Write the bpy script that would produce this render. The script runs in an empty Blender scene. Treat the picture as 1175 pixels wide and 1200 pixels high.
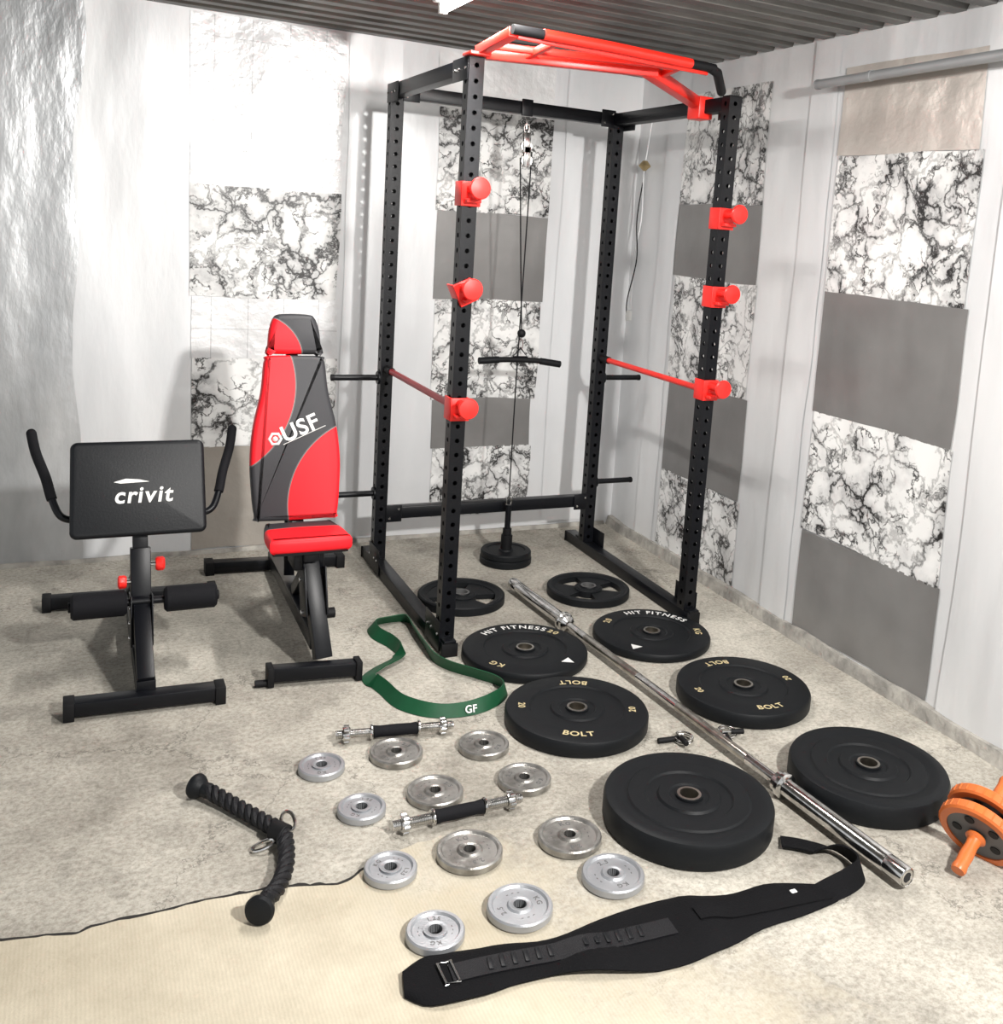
import bpy, bmesh, math, random
from mathutils import Vector, Matrix, noise
random.seed(4)
sc=bpy.context.scene
V=Vector
# ---------------------------------------------------------------- materials
def nn(nt,t,**k):
    n=nt.nodes.new(t)
    for a,v in k.items(): setattr(n,a,v)
    return n
def mat(name,col,rough=.5,metal=0.,col2=None,nscale=8.,bump=0.,bscale=60.,spec=.5,coat=0.,detail=4.,ramp=(.35,.65),emit=None,bdist=.01,stretch=None):
    m=bpy.data.materials.new(name); m.use_nodes=True; nt=m.node_tree; L=nt.links
    p=nt.nodes["Principled BSDF"]
    p.inputs["Roughness"].default_value=rough; p.inputs["Metallic"].default_value=metal
    p.inputs["Specular IOR Level"].default_value=spec; p.inputs["Coat Weight"].default_value=coat
    tc=nn(nt,"ShaderNodeTexCoord"); src=tc.outputs["Object"]
    if stretch:
        mp=nn(nt,"ShaderNodeMapping"); mp.inputs["Scale"].default_value=stretch; L.new(src,mp.inputs["Vector"]); src=mp.outputs[0]
    if col2 is None: col2=tuple(c*.88 for c in col)
    n=nn(nt,"ShaderNodeTexNoise"); n.inputs["Scale"].default_value=nscale; n.inputs["Detail"].default_value=detail
    L.new(src,n.inputs["Vector"])
    r=nn(nt,"ShaderNodeValToRGB"); r.color_ramp.elements[0].position=ramp[0]; r.color_ramp.elements[1].position=ramp[1]
    r.color_ramp.elements[0].color=(*col2,1); r.color_ramp.elements[1].color=(*col,1)
    L.new(n.outputs["Fac"],r.inputs["Fac"]); L.new(r.outputs["Color"],p.inputs["Base Color"])
    if bump:
        n2=nn(nt,"ShaderNodeTexNoise"); n2.inputs["Scale"].default_value=bscale; n2.inputs["Detail"].default_value=5
        L.new(src,n2.inputs["Vector"])
        b=nn(nt,"ShaderNodeBump"); b.inputs["Strength"].default_value=bump; b.inputs["Distance"].default_value=bdist
        L.new(n2.outputs["Fac"],b.inputs["Height"]); L.new(b.outputs["Normal"],p.inputs["Normal"])
    if emit:
        p.inputs["Emission Color"].default_value=(*emit[0],1); p.inputs["Emission Strength"].default_value=emit[1]
    return m
BLACK=mat("black_powdercoat",(.0035,.004,.006),.36,bump=.05,bscale=400,spec=.28)
BLACKM=mat("black_matte",(.006,.006,.007),.6,spec=.22)
RUBBER=mat("black_rubber",(.0055,.0065,.008),.52,bump=.08,bscale=300,nscale=20,spec=.22)
FOAM=mat("black_foam",(.006,.006,.008),.75,bump=.3,bscale=500,spec=.2)
NEOP=mat("black_neoprene",(.004,.004,.005),.85,bump=.3,bscale=250,spec=.15)
VELC=mat("black_webbing",(.007,.007,.009),.5,bump=.3,bscale=300,spec=.28)
VINYL=mat("black_vinyl",(.005,.006,.008),.45,bump=.12,bscale=150,spec=.28,bdist=.003)
RED=mat("red_powdercoat",(.86,.022,.012),.35)
REDP=mat("red_plastic",(.90,.022,.016),.4)
REDDK=mat("red_bar",(.40,.012,.02),.4)
CHROME=mat("chrome",(.72,.71,.70),.16,1.,col2=(.50,.49,.47),nscale=40)
STEEL=mat("brushed_steel",(.50,.47,.42),.3,1.,col2=(.32,.30,.27),nscale=30)
SILV=mat("silver_paint",(.43,.44,.46),.40,.6,col2=(.32,.33,.35),bump=.1,bscale=200)
SILVC=mat("worn_chrome",(.42,.41,.39),.34,.8,col2=(.21,.20,.185),nscale=25,bump=.15,bscale=150)
SILVD=mat("silver_dark",(.17,.17,.17),.5,.5)
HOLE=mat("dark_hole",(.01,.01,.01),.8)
GOLD=mat("gold_lettering",(.60,.50,.28),.5,nscale=90)
WHITE=mat("white_lettering",(.80,.80,.78),.5)
GREEN=mat("green_latex",(.006,.065,.026),.5,nscale=30,spec=.3)
ORANGE=mat("orange_plastic",(.66,.16,.035),.38)
GREYP=mat("grey_plastic",(.11,.11,.11),.45)
BRASS=mat("brass",(.5,.38,.2),.4,.7)
TUBE=mat("tube_glass",(.9,.9,.9),.3,emit=((1,.98,.93),18.))
def mth(nt,op,a,b=0,clamp=False):
    x=nn(nt,"ShaderNodeMath",operation=op); x.use_clamp=clamp
    for i,q in enumerate((a,b)):
        if isinstance(q,(int,float)): x.inputs[i].default_value=q
        else: nt.links.new(q,x.inputs[i])
    return x.outputs[0]
def mrange(nt,v,a,b,c=0.,d=1.):
    r=nn(nt,"ShaderNodeMapRange"); 
    for k,x in zip(("From Min","From Max","To Min","To Max"),(a,b,c,d)): r.inputs[k].default_value=x
    nt.links.new(v,r.inputs["Value"]); return r.outputs[0]
def mixc(nt,f,a,b,blend='MIX'):
    m=nn(nt,"ShaderNodeMix",data_type='RGBA',blend_type=blend)
    for k,q in ((0,f),(6,a),(7,b)):
        if isinstance(q,(int,float)): m.inputs[k].default_value=q
        elif isinstance(q,tuple): m.inputs[k].default_value=(*q,1)
        else: nt.links.new(q,m.inputs[k])
    return m.outputs[2]
def noisef(nt,vec,s,d,r=.6,dist=0.):
    n=nn(nt,"ShaderNodeTexNoise"); n.inputs["Scale"].default_value=s; n.inputs["Detail"].default_value=d; n.inputs["Roughness"].default_value=r; n.inputs["Distortion"].default_value=dist
    nt.links.new(vec,n.inputs["Vector"]); return n
# vinyl with curved red fields (tailored upholstery)
def pad_mat(name,circles):
    m=bpy.data.materials.new(name); m.use_nodes=True; nt=m.node_tree; L=nt.links
    p=nt.nodes["Principled BSDF"]; p.inputs["Roughness"].default_value=.5; p.inputs["Specular IOR Level"].default_value=.3
    uv=nn(nt,"ShaderNodeUVMap"); uv.uv_map="UVMap"; red=None; pipe=None
    for cx,cy,r in circles:
        d=nn(nt,"ShaderNodeVectorMath",operation='DISTANCE'); d.inputs[1].default_value=(cx,cy,0); L.new(uv.outputs[0],d.inputs[0])
        i=mth(nt,'LESS_THAN',d.outputs["Value"],r); e=mth(nt,'LESS_THAN',mth(nt,'ABSOLUTE',mth(nt,'SUBTRACT',d.outputs["Value"],r)),.0022)
        red=i if red is None else mth(nt,'MAXIMUM',red,i); pipe=e if pipe is None else mth(nt,'MAXIMUM',pipe,e)
    tc=nn(nt,"ShaderNodeTexCoord"); n=noisef(nt,tc.outputs["Object"],300,3)
    c=mixc(nt,pipe,mixc(nt,red,(.036,.036,.040),(.82,.011,.020)),(.14,.14,.14)); L.new(c,p.inputs["Base Color"])
    b=nn(nt,"ShaderNodeBump"); b.inputs["Strength"].default_value=.15; b.inputs["Distance"].default_value=.002; L.new(n.outputs["Fac"],b.inputs["Height"]); L.new(b.outputs["Normal"],p.inputs["Normal"])
    return m
# marble-look vinyl
def marble(name,seed=0.):
    m=bpy.data.materials.new(name); m.use_nodes=True; nt=m.node_tree; L=nt.links
    p=nt.nodes["Principled BSDF"]; p.inputs["Roughness"].default_value=.38
    tc=nn(nt,"ShaderNodeTexCoord"); mp=nn(nt,"ShaderNodeMapping"); mp.inputs["Location"].default_value=(seed,seed*.7,seed*1.3); mp.inputs["Rotation"].default_value=(.5,.6,.4)
    L.new(tc.outputs["Object"],mp.inputs["Vector"]); vec=mp.outputs[0]
    dn=noisef(nt,vec,6,5,.6); sb=nn(nt,"ShaderNodeVectorMath",operation='SUBTRACT'); sb.inputs[1].default_value=(.5,.5,.5); L.new(dn.outputs["Color"],sb.inputs[0])
    scl=nn(nt,"ShaderNodeVectorMath",operation='SCALE'); scl.inputs["Scale"].default_value=.30; L.new(sb.outputs[0],scl.inputs[0])
    ad=nn(nt,"ShaderNodeVectorMath",operation='ADD'); L.new(vec,ad.inputs[0]); L.new(scl.outputs[0],ad.inputs[1]); dv=ad.outputs[0]
    def vor(s,w):
        v=nn(nt,"ShaderNodeTexVoronoi",feature='DISTANCE_TO_EDGE'); v.inputs["Scale"].default_value=s; L.new(dv,v.inputs["Vector"])
        return mrange(nt,v.outputs["Distance"],0.,w,1.,0.)
    mask=mrange(nt,noisef(nt,vec,5,3).outputs["Fac"],.41,.58)
    mask2=mrange(nt,noisef(nt,dv,10,2).outputs["Fac"],.46,.57)
    v1=mth(nt,'MULTIPLY',vor(7.0,.07),mth(nt,'ADD',mth(nt,'MULTIPLY',mask,.95),.35)); v2=mth(nt,'MULTIPLY',vor(16,.10),mth(nt,'MULTIPLY',mask2,1.05))
    v3=mth(nt,'MULTIPLY',mth(nt,'MULTIPLY',vor(7.0,.40),mask),.62)
    v=mth(nt,'MAXIMUM',v1,v2,True); v=mth(nt,'MINIMUM',v,1.); g=mixc(nt,v3,(.80,.80,.79),(.14,.14,.15))
    c=mixc(nt,mth(nt,'POWER',v,.8),g,(.014,.013,.013)); L.new(c,p.inputs["Base Color"])
    return m
MARB=marble("marble_vinyl",0.); MARB2=marble("marble_vinyl_b",3.7)
FOILG=mat("grey_foil",(.25,.245,.24),.36,.25,col2=(.18,.175,.172),nscale=2.2,bump=.2,bscale=6,bdist=.02)
FOILW=mat("white_foil",(.74,.74,.74),.38,.2,col2=(.62,.62,.62),nscale=4,bump=.3,bscale=18,bdist=.012)
FOILB=mat("pale_foil",(.62,.575,.53),.36,.3,col2=(.52,.48,.44),nscale=3,bump=.35,bscale=12,bdist=.02)
FOILSHADE=mat("shaded_foil",(.42,.385,.345),.4,.25,col2=(.34,.31,.275),nscale=3,bump=.3,bscale=12,bdist=.02)  # grey foil with the bench's wall shadow put into its colour
FOILS=mat("silver_foil",(.60,.61,.62),.36,.45,col2=(.36,.37,.38),nscale=4.5,bump=.45,bscale=17,bdist=.014,stretch=(1,1,.4),ramp=(.32,.66),detail=9)
SHEET=mat("pale_foil_sheet",(.78,.785,.79),.42,.14,col2=(.62,.63,.645),nscale=1.6,bump=.3,bscale=6,bdist=.018,stretch=(1,1,.3),detail=6)
def grid_foil():
    m=mat("gridded_foil",(.76,.76,.76),.36,.2,col2=(.60,.60,.61),nscale=4,bump=.4,bscale=22,bdist=.01,detail=7); nt=m.node_tree; L=nt.links
    p=nt.nodes["Principled BSDF"]; tc=nn(nt,"ShaderNodeTexCoord"); sp=nn(nt,"ShaderNodeSeparateXYZ"); L.new(tc.outputs["Object"],sp.inputs[0])
    def ln(o,per):
        f=mth(nt,'FRACT',mth(nt,'DIVIDE',mth(nt,'ADD',o,10.03),per)); return mth(nt,'LESS_THAN',mth(nt,'ABSOLUTE',mth(nt,'SUBTRACT',f,.5)),.012)
    g=mth(nt,'MAXIMUM',ln(sp.outputs[0],.15),ln(sp.outputs[2],.15))
    old=p.inputs["Base Color"].links[0].from_socket; L.new(mixc(nt,mth(nt,'MULTIPLY',g,.6),old,(.34,.34,.35)),p.inputs["Base Color"])
    return m
FOILGR=grid_foil()
# floor
def concrete(nt,vec):
    r=nn(nt,"ShaderNodeValToRGB"); e=r.color_ramp.elements; e[0].position=.32; e[0].color=(.27,.25,.215,1); e[1].position=.64; e[1].color=(.62,.59,.52,1)
    nt.links.new(noisef(nt,vec,1.3,10,.7).outputs["Fac"],r.inputs["Fac"])
    r2=nn(nt,"ShaderNodeValToRGB"); e=r2.color_ramp.elements; e[0].position=.36; e[0].color=(.46,.44,.41,1); e[1].position=.58; e[1].color=(1,1,1,1)
    nt.links.new(noisef(nt,vec,70,6,.8).outputs["Fac"],r2.inputs["Fac"])
    st=mrange(nt,noisef(nt,vec,6,8,.72,.3).outputs["Fac"],.32,.50,.72,1.)
    v=nn(nt,"ShaderNodeTexVoronoi",feature='DISTANCE_TO_EDGE'); v.inputs["Scale"].default_value=.9
    dn=noisef(nt,vec,3,6,.7); ad=nn(nt,"ShaderNodeVectorMath",operation='ADD'); nt.links.new(vec,ad.inputs[0]); 
    sc_=nn(nt,"ShaderNodeVectorMath",operation='SCALE'); sc_.inputs["Scale"].default_value=.5; nt.links.new(dn.outputs["Color"],sc_.inputs[0]); nt.links.new(sc_.outputs[0],ad.inputs[1]); nt.links.new(ad.outputs[0],v.inputs["Vector"])
    cr=mth(nt,'ADD',mth(nt,'MULTIPLY',mth(nt,'GREATER_THAN',v.outputs["Distance"],.003),.35),.65)
    r3=mth(nt,'MULTIPLY',st,cr)
    c=mixc(nt,.75,r.outputs[0],r2.outputs[0],'MULTIPLY')
    cb=nn(nt,"ShaderNodeCombineColor"); 
    for i in range(3): nt.links.new(r3,cb.inputs[i])
    return mixc(nt,1.,c,cb.outputs[0],'MULTIPLY')
def floor_mat(rug):
    m=bpy.data.materials.new("beige_mat" if rug else "concrete_floor"); m.use_nodes=True; nt=m.node_tree; L=nt.links
    p=nt.nodes["Principled BSDF"]; p.inputs["Roughness"].default_value=.85; p.inputs["Specular IOR Level"].default_value=.3
    geo=nn(nt,"ShaderNodeNewGeometry"); vec=geo.outputs["Position"]; c=concrete(nt,vec)
    if rug:
        sp=nn(nt,"ShaderNodeSeparateXYZ"); L.new(vec,sp.inputs[0])
        q=mth(nt,'ADD',mth(nt,'ADD',sp.outputs[0],mth(nt,'MULTIPLY',sp.outputs[1],.55)),mth(nt,'MULTIPLY',mth(nt,'SUBTRACT',noisef(nt,vec,6,6,.7).outputs["Fac"],.5),1.1))
        f=mrange(nt,q,-1.25,-.72,1.,0.)
        r=nn(nt,"ShaderNodeValToRGB"); e=r.color_ramp.elements; e[0].position=.3; e[0].color=(.42,.37,.28,1); e[1].position=.65; e[1].color=(.64,.58,.46,1)
        L.new(noisef(nt,vec,3,8,.65).outputs["Fac"],r.inputs["Fac"])
        wv=nn(nt,"ShaderNodeTexWave"); wv.inputs["Scale"].default_value=40; wv.inputs["Distortion"].default_value=2; L.new(vec,wv.inputs["Vector"])
        rc=mixc(nt,mth(nt,'MULTIPLY',wv.outputs["Fac"],.16),r.outputs[0],(.30,.26,.18)); c=mixc(nt,f,c,rc)
    L.new(c,p.inputs["Base Color"])
    b=nn(nt,"ShaderNodeBump"); b.inputs["Strength"].default_value=.5; b.inputs["Distance"].default_value=.006; L.new(noisef(nt,vec,60,8,.7).outputs["Fac"],b.inputs["Height"]); L.new(b.outputs["Normal"],p.inputs["Normal"])
    return m
FLOOR=floor_mat(False); RUG=floor_mat(True)
CRACK=mat("crack_dark",(.02,.018,.016),.95)  # plain dark colour for the strip along the mat edge
KERB=mat("kerb_concrete",(.42,.40,.36),.9,col2=(.24,.23,.21),nscale=14,bump=.8,bscale=40)
CEIL=mat("galvanised_sheet",(.19,.185,.175),.45,.6,col2=(.10,.098,.093),nscale=3)
PIPE=mat("grey_pipe",(.36,.37,.38),.45,.3)
LAMPB=mat("lamp_housing",(.75,.75,.73),.5)
# ---------------------------------------------------------------- builder
_tc={}
def letter(ch):
    if ch in _tc: return _tc[ch]
    cu=bpy.data.curves.new("tmp","FONT"); cu.body=ch; cu.size=1; cu.align_x='CENTER'; cu.extrude=.01; cu.offset=.02
    o=bpy.data.objects.new("tmp",cu); sc.collection.objects.link(o); bpy.context.view_layer.update()
    me=o.evaluated_get(bpy.context.evaluated_depsgraph_get()).to_mesh()
    vs=[v.co.copy() for v in me.vertices]; fs=[tuple(f.vertices) for f in me.polygons]
    w=(max(v.x for v in vs)-min(v.x for v in vs)) if vs else .3
    bpy.data.objects.remove(o); _tc[ch]=(vs,fs,w); return _tc[ch]
def frame(d,up=V((0,0,1))):
    d=d.normalized()
    if abs(d.dot(up))>.98: up=V((0,1,0))
    x=up.cross(d).normalized(); y=d.cross(x)
    return Matrix((x,y,d)).transposed()
class B:
    def __init__(s,name,loc=(0,0,0)):
        s.name=name; s.bm=bmesh.new(); s.uv=s.bm.loops.layers.uv.new("UVMap"); s.mats=[]; s.loc=V(loc)
    def mi(s,m):
        if m not in s.mats: s.mats.append(m)
        return s.mats.index(m)
    def add(s,vs,fs,m,M=None,uvs=None):
        i=s.mi(m); bv=[s.bm.verts.new((M@V(v)) if M else V(v)) for v in vs]
        for f in fs:
            try: F=s.bm.faces.new([bv[k] for k in f])
            except ValueError: continue
            F.material_index=i; F.smooth=True
            if uvs:
                for l,k in zip(F.loops,f): l[s.uv].uv=uvs[k]
    def tmp(s,t,m,M=None,uv=False):
        t.verts.ensure_lookup_table(); t.verts.index_update()
        vs=[v.co.copy() for v in t.verts]; s.add(vs,[[v.index for v in f.verts] for f in t.faces],m,M,[(v.x,v.y) for v in vs] if uv else None); t.free()
    def box(s,c,size,m,R=None,bev=.002):
        t=bmesh.new(); bmesh.ops.create_cube(t,size=1)
        for v in t.verts: v.co=V((v.co.x*size[0],v.co.y*size[1],v.co.z*size[2]))
        if bev: bmesh.ops.bevel(t,geom=t.edges[:],offset=min(bev,min(size)*.45),segments=2,affect='EDGES',profile=.5)
        M=Matrix.Translation(V(c)); 
        if R is not None: M=M@R.to_4x4()
        s.tmp(t,m,M)
    def beam(s,p0,p1,w,h,m,bev=.003,up=V((0,0,1))):
        p0,p1=V(p0),V(p1); R=frame(p1-p0,up); s.box((p0+p1)/2,(w,h,(p1-p0).length),m,R,bev)
    def lathe(s,prof,M,m,seg=48,closed=False):
        vs=[];fs=[];n=len(prof)
        for i in range(seg):
            a=2*math.pi*i/seg
            for r,z in prof: vs.append(V((r*math.cos(a),r*math.sin(a),z)))
        for i in range(seg):
            j=(i+1)%seg
            for k in range(n if closed else n-1):
                l=(k+1)%n; fs.append((i*n+k,j*n+k,j*n+l,i*n+l))
        t=bmesh.new(); bv=[t.verts.new(v) for v in vs]
        for f in fs: t.faces.new([bv[k] for k in f])
        bmesh.ops.remove_doubles(t,verts=t.verts[:],dist=1e-6); bmesh.ops.recalc_face_normals(t,faces=t.faces[:])
        s.tmp(t,m,M)
    def cyl(s,p0,p1,r,m,seg=24,bev=.0015,r2=None):
        p0,p1=V(p0),V(p1); L=(p1-p0).length; r2=r if r2 is None else r2; b=min(bev,r*.3,L*.3)
        M=Matrix.Translation(p0)@frame(p1-p0).to_4x4()
        s.lathe([(0,0),(r-b,0),(r,b),(r2,L-b),(r2-b,L),(0,L)],M,m,seg)
    def ball(s,c,r,m,sx=(1,1,1),R=None):
        t=bmesh.new(); bmesh.ops.create_uvsphere(t,u_segments=20,v_segments=12,radius=r)
        for v in t.verts: v.co=V((v.co.x*sx[0],v.co.y*sx[1],v.co.z*sx[2]))
        M=Matrix.Translation(V(c)); 
        if R is not None: M=M@R.to_4x4()
        s.tmp(t,m,M)
    def tube(s,path,r,m,seg=12,closed=False,cap=True):
        pts=[V(p) for p in path]; n=len(pts); vs=[];fs=[]; x=None
        for i,p in enumerate(pts):
            a=pts[(i-1)%n] if (closed or i>0) else p; b=pts[(i+1)%n] if (closed or i<n-1) else p
            d=(b-a).normalized()
            if x is None: x=frame(d).col[0].copy()
            x=(x-d*x.dot(d)).normalized(); y=d.cross(x); rr=r[i] if isinstance(r,(list,tuple)) else r
            for k in range(seg):
                q=2*math.pi*k/seg; vs.append(p+x*rr*math.cos(q)+y*rr*math.sin(q))
        for i in range(n if closed else n-1):
            j=(i+1)%n
            for k in range(seg): fs.append((i*seg+k,i*seg+(k+1)%seg,j*seg+(k+1)%seg,j*seg+k))
        if not closed and cap: fs.append(tuple(range(seg-1,-1,-1))); fs.append(tuple((n-1)*seg+k for k in range(seg)))
        s.add(vs,fs,m)
    def ribbon(s,path,ups,w,th,m,closed=False):
        pts=[V(p) for p in path]; n=len(pts); vs=[];fs=[]
        for i,p in enumerate(pts):
            a=pts[(i-1)%n] if (closed or i>0) else p; b=pts[(i+1)%n] if (closed or i<n-1) else p
            d=(b-a).normalized(); u=V(ups[i]); u=(u-d*u.dot(d)).normalized(); q=d.cross(u); ww=w[i] if isinstance(w,(list,tuple)) else w
            for su,sq in ((-1,-1),(1,-1),(1,1),(-1,1)): vs.append(p+u*su*ww/2+q*sq*th/2)
        for i in range(n if closed else n-1):
            j=(i+1)%n
            for k in range(4): fs.append((i*4+k,i*4+(k+1)%4,j*4+(k+1)%4,j*4+k))
        if not closed: fs.append((3,2,1,0)); fs.append(tuple((n-1)*4+k for k in range(4)))
        s.add(vs,fs,m)
    def slab(s,outline,th,m,M,bev=.01,seg=3):
        t=bmesh.new(); vs=[t.verts.new((x,y,-th/2)) for x,y in outline]; f=t.faces.new(vs)
        r=bmesh.ops.extrude_face_region(t,geom=[f]); nv=[g for g in r['geom'] if isinstance(g,bmesh.types.BMVert)]
        for v in nv: v.co.z+=th
        bmesh.ops.recalc_face_normals(t,faces=t.faces[:])
        es=[e for e in t.edges if abs(e.verts[0].co.z-e.verts[1].co.z)<1e-6]
        if bev: bmesh.ops.bevel(t,geom=es,offset=bev,segments=seg,affect='EDGES',profile=.5)
        s.tmp(t,m,M,uv=True)
    def text(s,body,size,M,m,shear=0.):
        x=0; ws=[(.28 if c==' ' else letter(c)[2]+.09) for c in body]; tot=sum(ws); x=-tot/2
        S=Matrix.Identity(4); S[0][1]=shear
        for c,w in zip(body,ws):
            if c!=' ':
                vs,fs,_=letter(c); s.add(vs,fs,m,M@Matrix.Scale(size,4)@Matrix.Translation((x+w/2,0,0))@S)
            x+=w
    def arctext(s,body,size,c,rad,ang,m,z,inward=False):
        ws=[(.3 if q==' ' else letter(q)[2]+.14)*size/rad for q in body]; tot=sum(ws); a=ang+tot/2 if not inward else ang-tot/2
        for q,w in zip(body,ws):
            am=a-w/2 if not inward else a+w/2
            if q!=' ':
                vs,fs,_=letter(q); rot=am-math.pi/2 if not inward else am+math.pi/2
                M=Matrix.Translation((c[0]+rad*math.cos(am),c[1]+rad*math.sin(am),z))@Matrix.Rotation(rot,4,'Z')@Matrix.Scale(size,4)
                s.add(vs,fs,m,M)
            a+= -w if not inward else w
    def done(s,sharp=35,parent=None):
        for v in s.bm.verts: v.co-=s.loc
        me=bpy.data.meshes.new(s.name); s.bm.to_mesh(me); s.bm.free()
        for m in s.mats: me.materials.append(m)
        me.set_sharp_from_angle(angle=math.radians(sharp))
        o=bpy.data.objects.new(s.name,me); sc.collection.objects.link(o); o.location=s.loc
        if parent: o.parent=parent
        return o
def smooth_path(pts,n=8,closed=False):
    pts=[V(p) for p in pts]; out=[]; N=len(pts)
    for i in range(N if closed else N-1):
        p1=pts[i];p2=pts[(i+1)%N]; p0=pts[(i-1)%N] if (closed or i>0) else p1; p3=pts[(i+2)%N] if (closed or i+2<N) else p2
        for k in range(n):
            t=k/n; out.append(.5*((2*p1)+(p2-p0)*t+(2*p0-5*p1+4*p2-p3)*t*t+(3*p1-p0-3*p2+p3)*t**3))
    if not closed: out.append(pts[-1])
    return out
# ---------------------------------------------------------------- room
YB,XR,HC=1.30,1.365,2.29
def bulge(a,z,k):
    f=min(1,max(0,abs(a-(XR if k==0 else YB))/.25))
    v=.014*noise.noise(V((a*1.6,z*.7,k*9.)))+.008*noise.noise(V((a*6,z*1.2,k*5.+2)))+.003*noise.noise(V((a*16,z*3,k*5.+8)))
    return (v+.009)*f
def wpt(k,a,z,off):
    b=bulge(a,z,k)+off
    return V((a,YB-b,z)) if k==0 else V((XR-b,a,z))
def wsheet(name,k,a0,a1,z0,z1,m,off,parent,wavy=0,step=.03):
    na=max(2,int(abs(a1-a0)/step)); nz=max(2,int((z1-z0)/step)); vs=[];fs=[]
    w=wavy or .012
    for i in range(na+1):
        for j in range(nz+1):
            a=a0+(a1-a0)*i/na; z=z0+(z1-z0)*j/nz; t=i/na
            a+=w*noise.noise(V((z*3,0.,7.+a0)))*t+w*.6*noise.noise(V((z*2,3,1.+a1)))*(1-t)
            zz=z+.008*noise.noise(V((a*4,z0*3+z1*j/nz,5.)))
            vs.append(wpt(k,a,max(.005,zz),off))
    for i in range(na):
        for j in range(nz):
            q=i*(nz+1)+j; fs.append((q,q+nz+1,q+nz+2,q+1))
    b=B(name); b.add(vs,fs,m); bmesh.ops.recalc_face_normals(b.bm,faces=b.bm.faces[:])
    return b.done(80,parent=parent)
def solid_wall(name,k,a0,a1,z0,z1,m):
    na=int(abs(a1-a0)/.03); nz=int((z1-z0)/.03); b=B(name); vs=[];fs=[]
    for i in range(na+1):
        for j in range(nz+1): vs.append(wpt(k,a0+(a1-a0)*i/na,z0+(z1-z0)*j/nz,0))
    for i in range(na):
        for j in range(nz):
            q=i*(nz+1)+j; fs.append((q,q+nz+1,q+nz+2,q+1))
    b.add(vs,fs,m); t=.1
    def op(a,z): return V((a,YB+t,z)) if k==0 else V((XR+t,a,z))
    cs=[(a0,z0),(a1,z0),(a1,z1),(a0,z1)]; o=[op(*c) for c in cs]; b.add(o,[(0,1,2,3)],m)
    for (p,q) in ((0,1),(1,2),(2,3),(3,0)): b.add([wpt(k,*cs[p],0),wpt(k,*cs[q],0),o[q],o[p]],[(0,1,2,3)],m)
    bmesh.ops.recalc_face_normals(b.bm,faces=b.bm.faces[:])
    return b.done(80)
wb=solid_wall("wall_back",0,-3.6,XR,0,HC+.03,SHEET)
wr=solid_wall("wall_right",1,YB,-4.8,0,HC+.03,SHEET)
P=lambda n,k,a0,a1,z0,z1,m,off=.004,w=0:wsheet(n,k,a0,a1,z0,z1,m,off,wb if k==0 else wr,wavy=w)
P("foil_panel",0,-3.5,-1.15,.01,2.28,FOILS,.006,.06)
P("white_panel",0,-.745,-.125,1.60,2.28,FOILGR)
P("marble_panel",0,-.745,-.125,1.13,1.60,MARB)
P("white_panel_b",0,-.735,-.12,.87,1.13,FOILGR)
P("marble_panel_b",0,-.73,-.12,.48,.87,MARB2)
P("shaded_panel",0,-.725,-.30,.02,.48,FOILSHADE)  # foil behind the bench, cast shadow painted in as a darker panel
P("white_panel_d",0,-.30,-.12,.02,.48,FOILW)
P("white_panel_c",0,.30,.88,2.03,2.28,FOILW)
P("marble_panel_c",0,.31,.89,1.57,2.03,MARB2)
P("grey_panel",0,.32,.89,1.16,1.57,FOILG)
P("marble_panel_d",0,.33,.88,.68,1.16,MARB)
P("grey_panel_b",0,.34,.86,.44,.68,FOILG)
P("marble_panel_e",0,.35,.87,.10,.44,MARB2)
P("marble_panel_f",1,.86,.21,1.675,2.17,MARB)
P("grey_panel_c",1,.84,.21,1.345,1.675,FOILG)
P("marble_panel_g",1,.82,.20,.86,1.345,MARB2)
P("grey_panel_d",1,.80,.185,.42,.86,FOILG)
P("marble_panel_h",1,.80,.17,.04,.42,MARB)
P("pale_panel",1,-.24,-.90,1.855,2.17,FOILB)
P("marble_panel_i",1,-.25,-.92,1.36,1.855,MARB2)
P("grey_panel_e",1,-.25,-.94,.905,1.36,FOILG)
P("marble_panel_j",1,-.26,-.95,.44,.905,MARB)
P("grey_panel_f",1,-.27,-.96,.05,.44,FOILG)
for k,a,ww in ((0,-.10,.22),(0,.95,.25),(1,1.0,.16),(1,-.05,.16),(1,-1.02,.4)):
    P("sheet_overlap",k,a,a+(ww if k==0 else -ww),.03,2.285,SHEET,.0055,.02)
b=B("floor")
b.add([(-4,-5.2,0),(XR+.1,-5.2,0),(XR+.1,YB+.1,0),(-4,YB+.1,0),(-4,-5.2,-.1),(XR+.1,-5.2,-.1),(XR+.1,YB+.1,-.1),(-4,YB+.1,-.1)],[(0,1,2,3),(7,6,5,4),(0,4,5,1),(1,5,6,2),(2,6,7,3),(3,7,4,0)],FLOOR)
floor=b.done()
edge=[(-4,-1.02),(-2.4,-1.06),(-1.8,-1.03),(-1.31,-1.09),(-1.2,-1.12),(-1.11,-1.11),(-.9,-1.11),(-.75,-1.12),(-.63,-1.15),(-.5,-1.09),(-.38,-1.06),(-.25,-1.08),(-.12,-1.10),(-.0,-1.16),(.08,-1.28),(.14,-1.5),(.2,-1.75),(.3,-2.0),(.4,-2.5),(.5,-3.4),(.5,-5.1)]
ep=smooth_path([(x,y,0) for x,y in edge],10)
ep=[p+V((.006*noise.noise(p*25),.012*noise.noise(p*22+V((5,5,5))),0)) for p in ep]
b=B("floor_mat")
t=bmesh.new(); 
vs=[t.verts.new((p.x,p.y,.0005)) for p in ep]+[t.verts.new((-4,-5.1,.0005))]
f=t.faces.new(vs); r=bmesh.ops.extrude_face_region(t,geom=[f])
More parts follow.
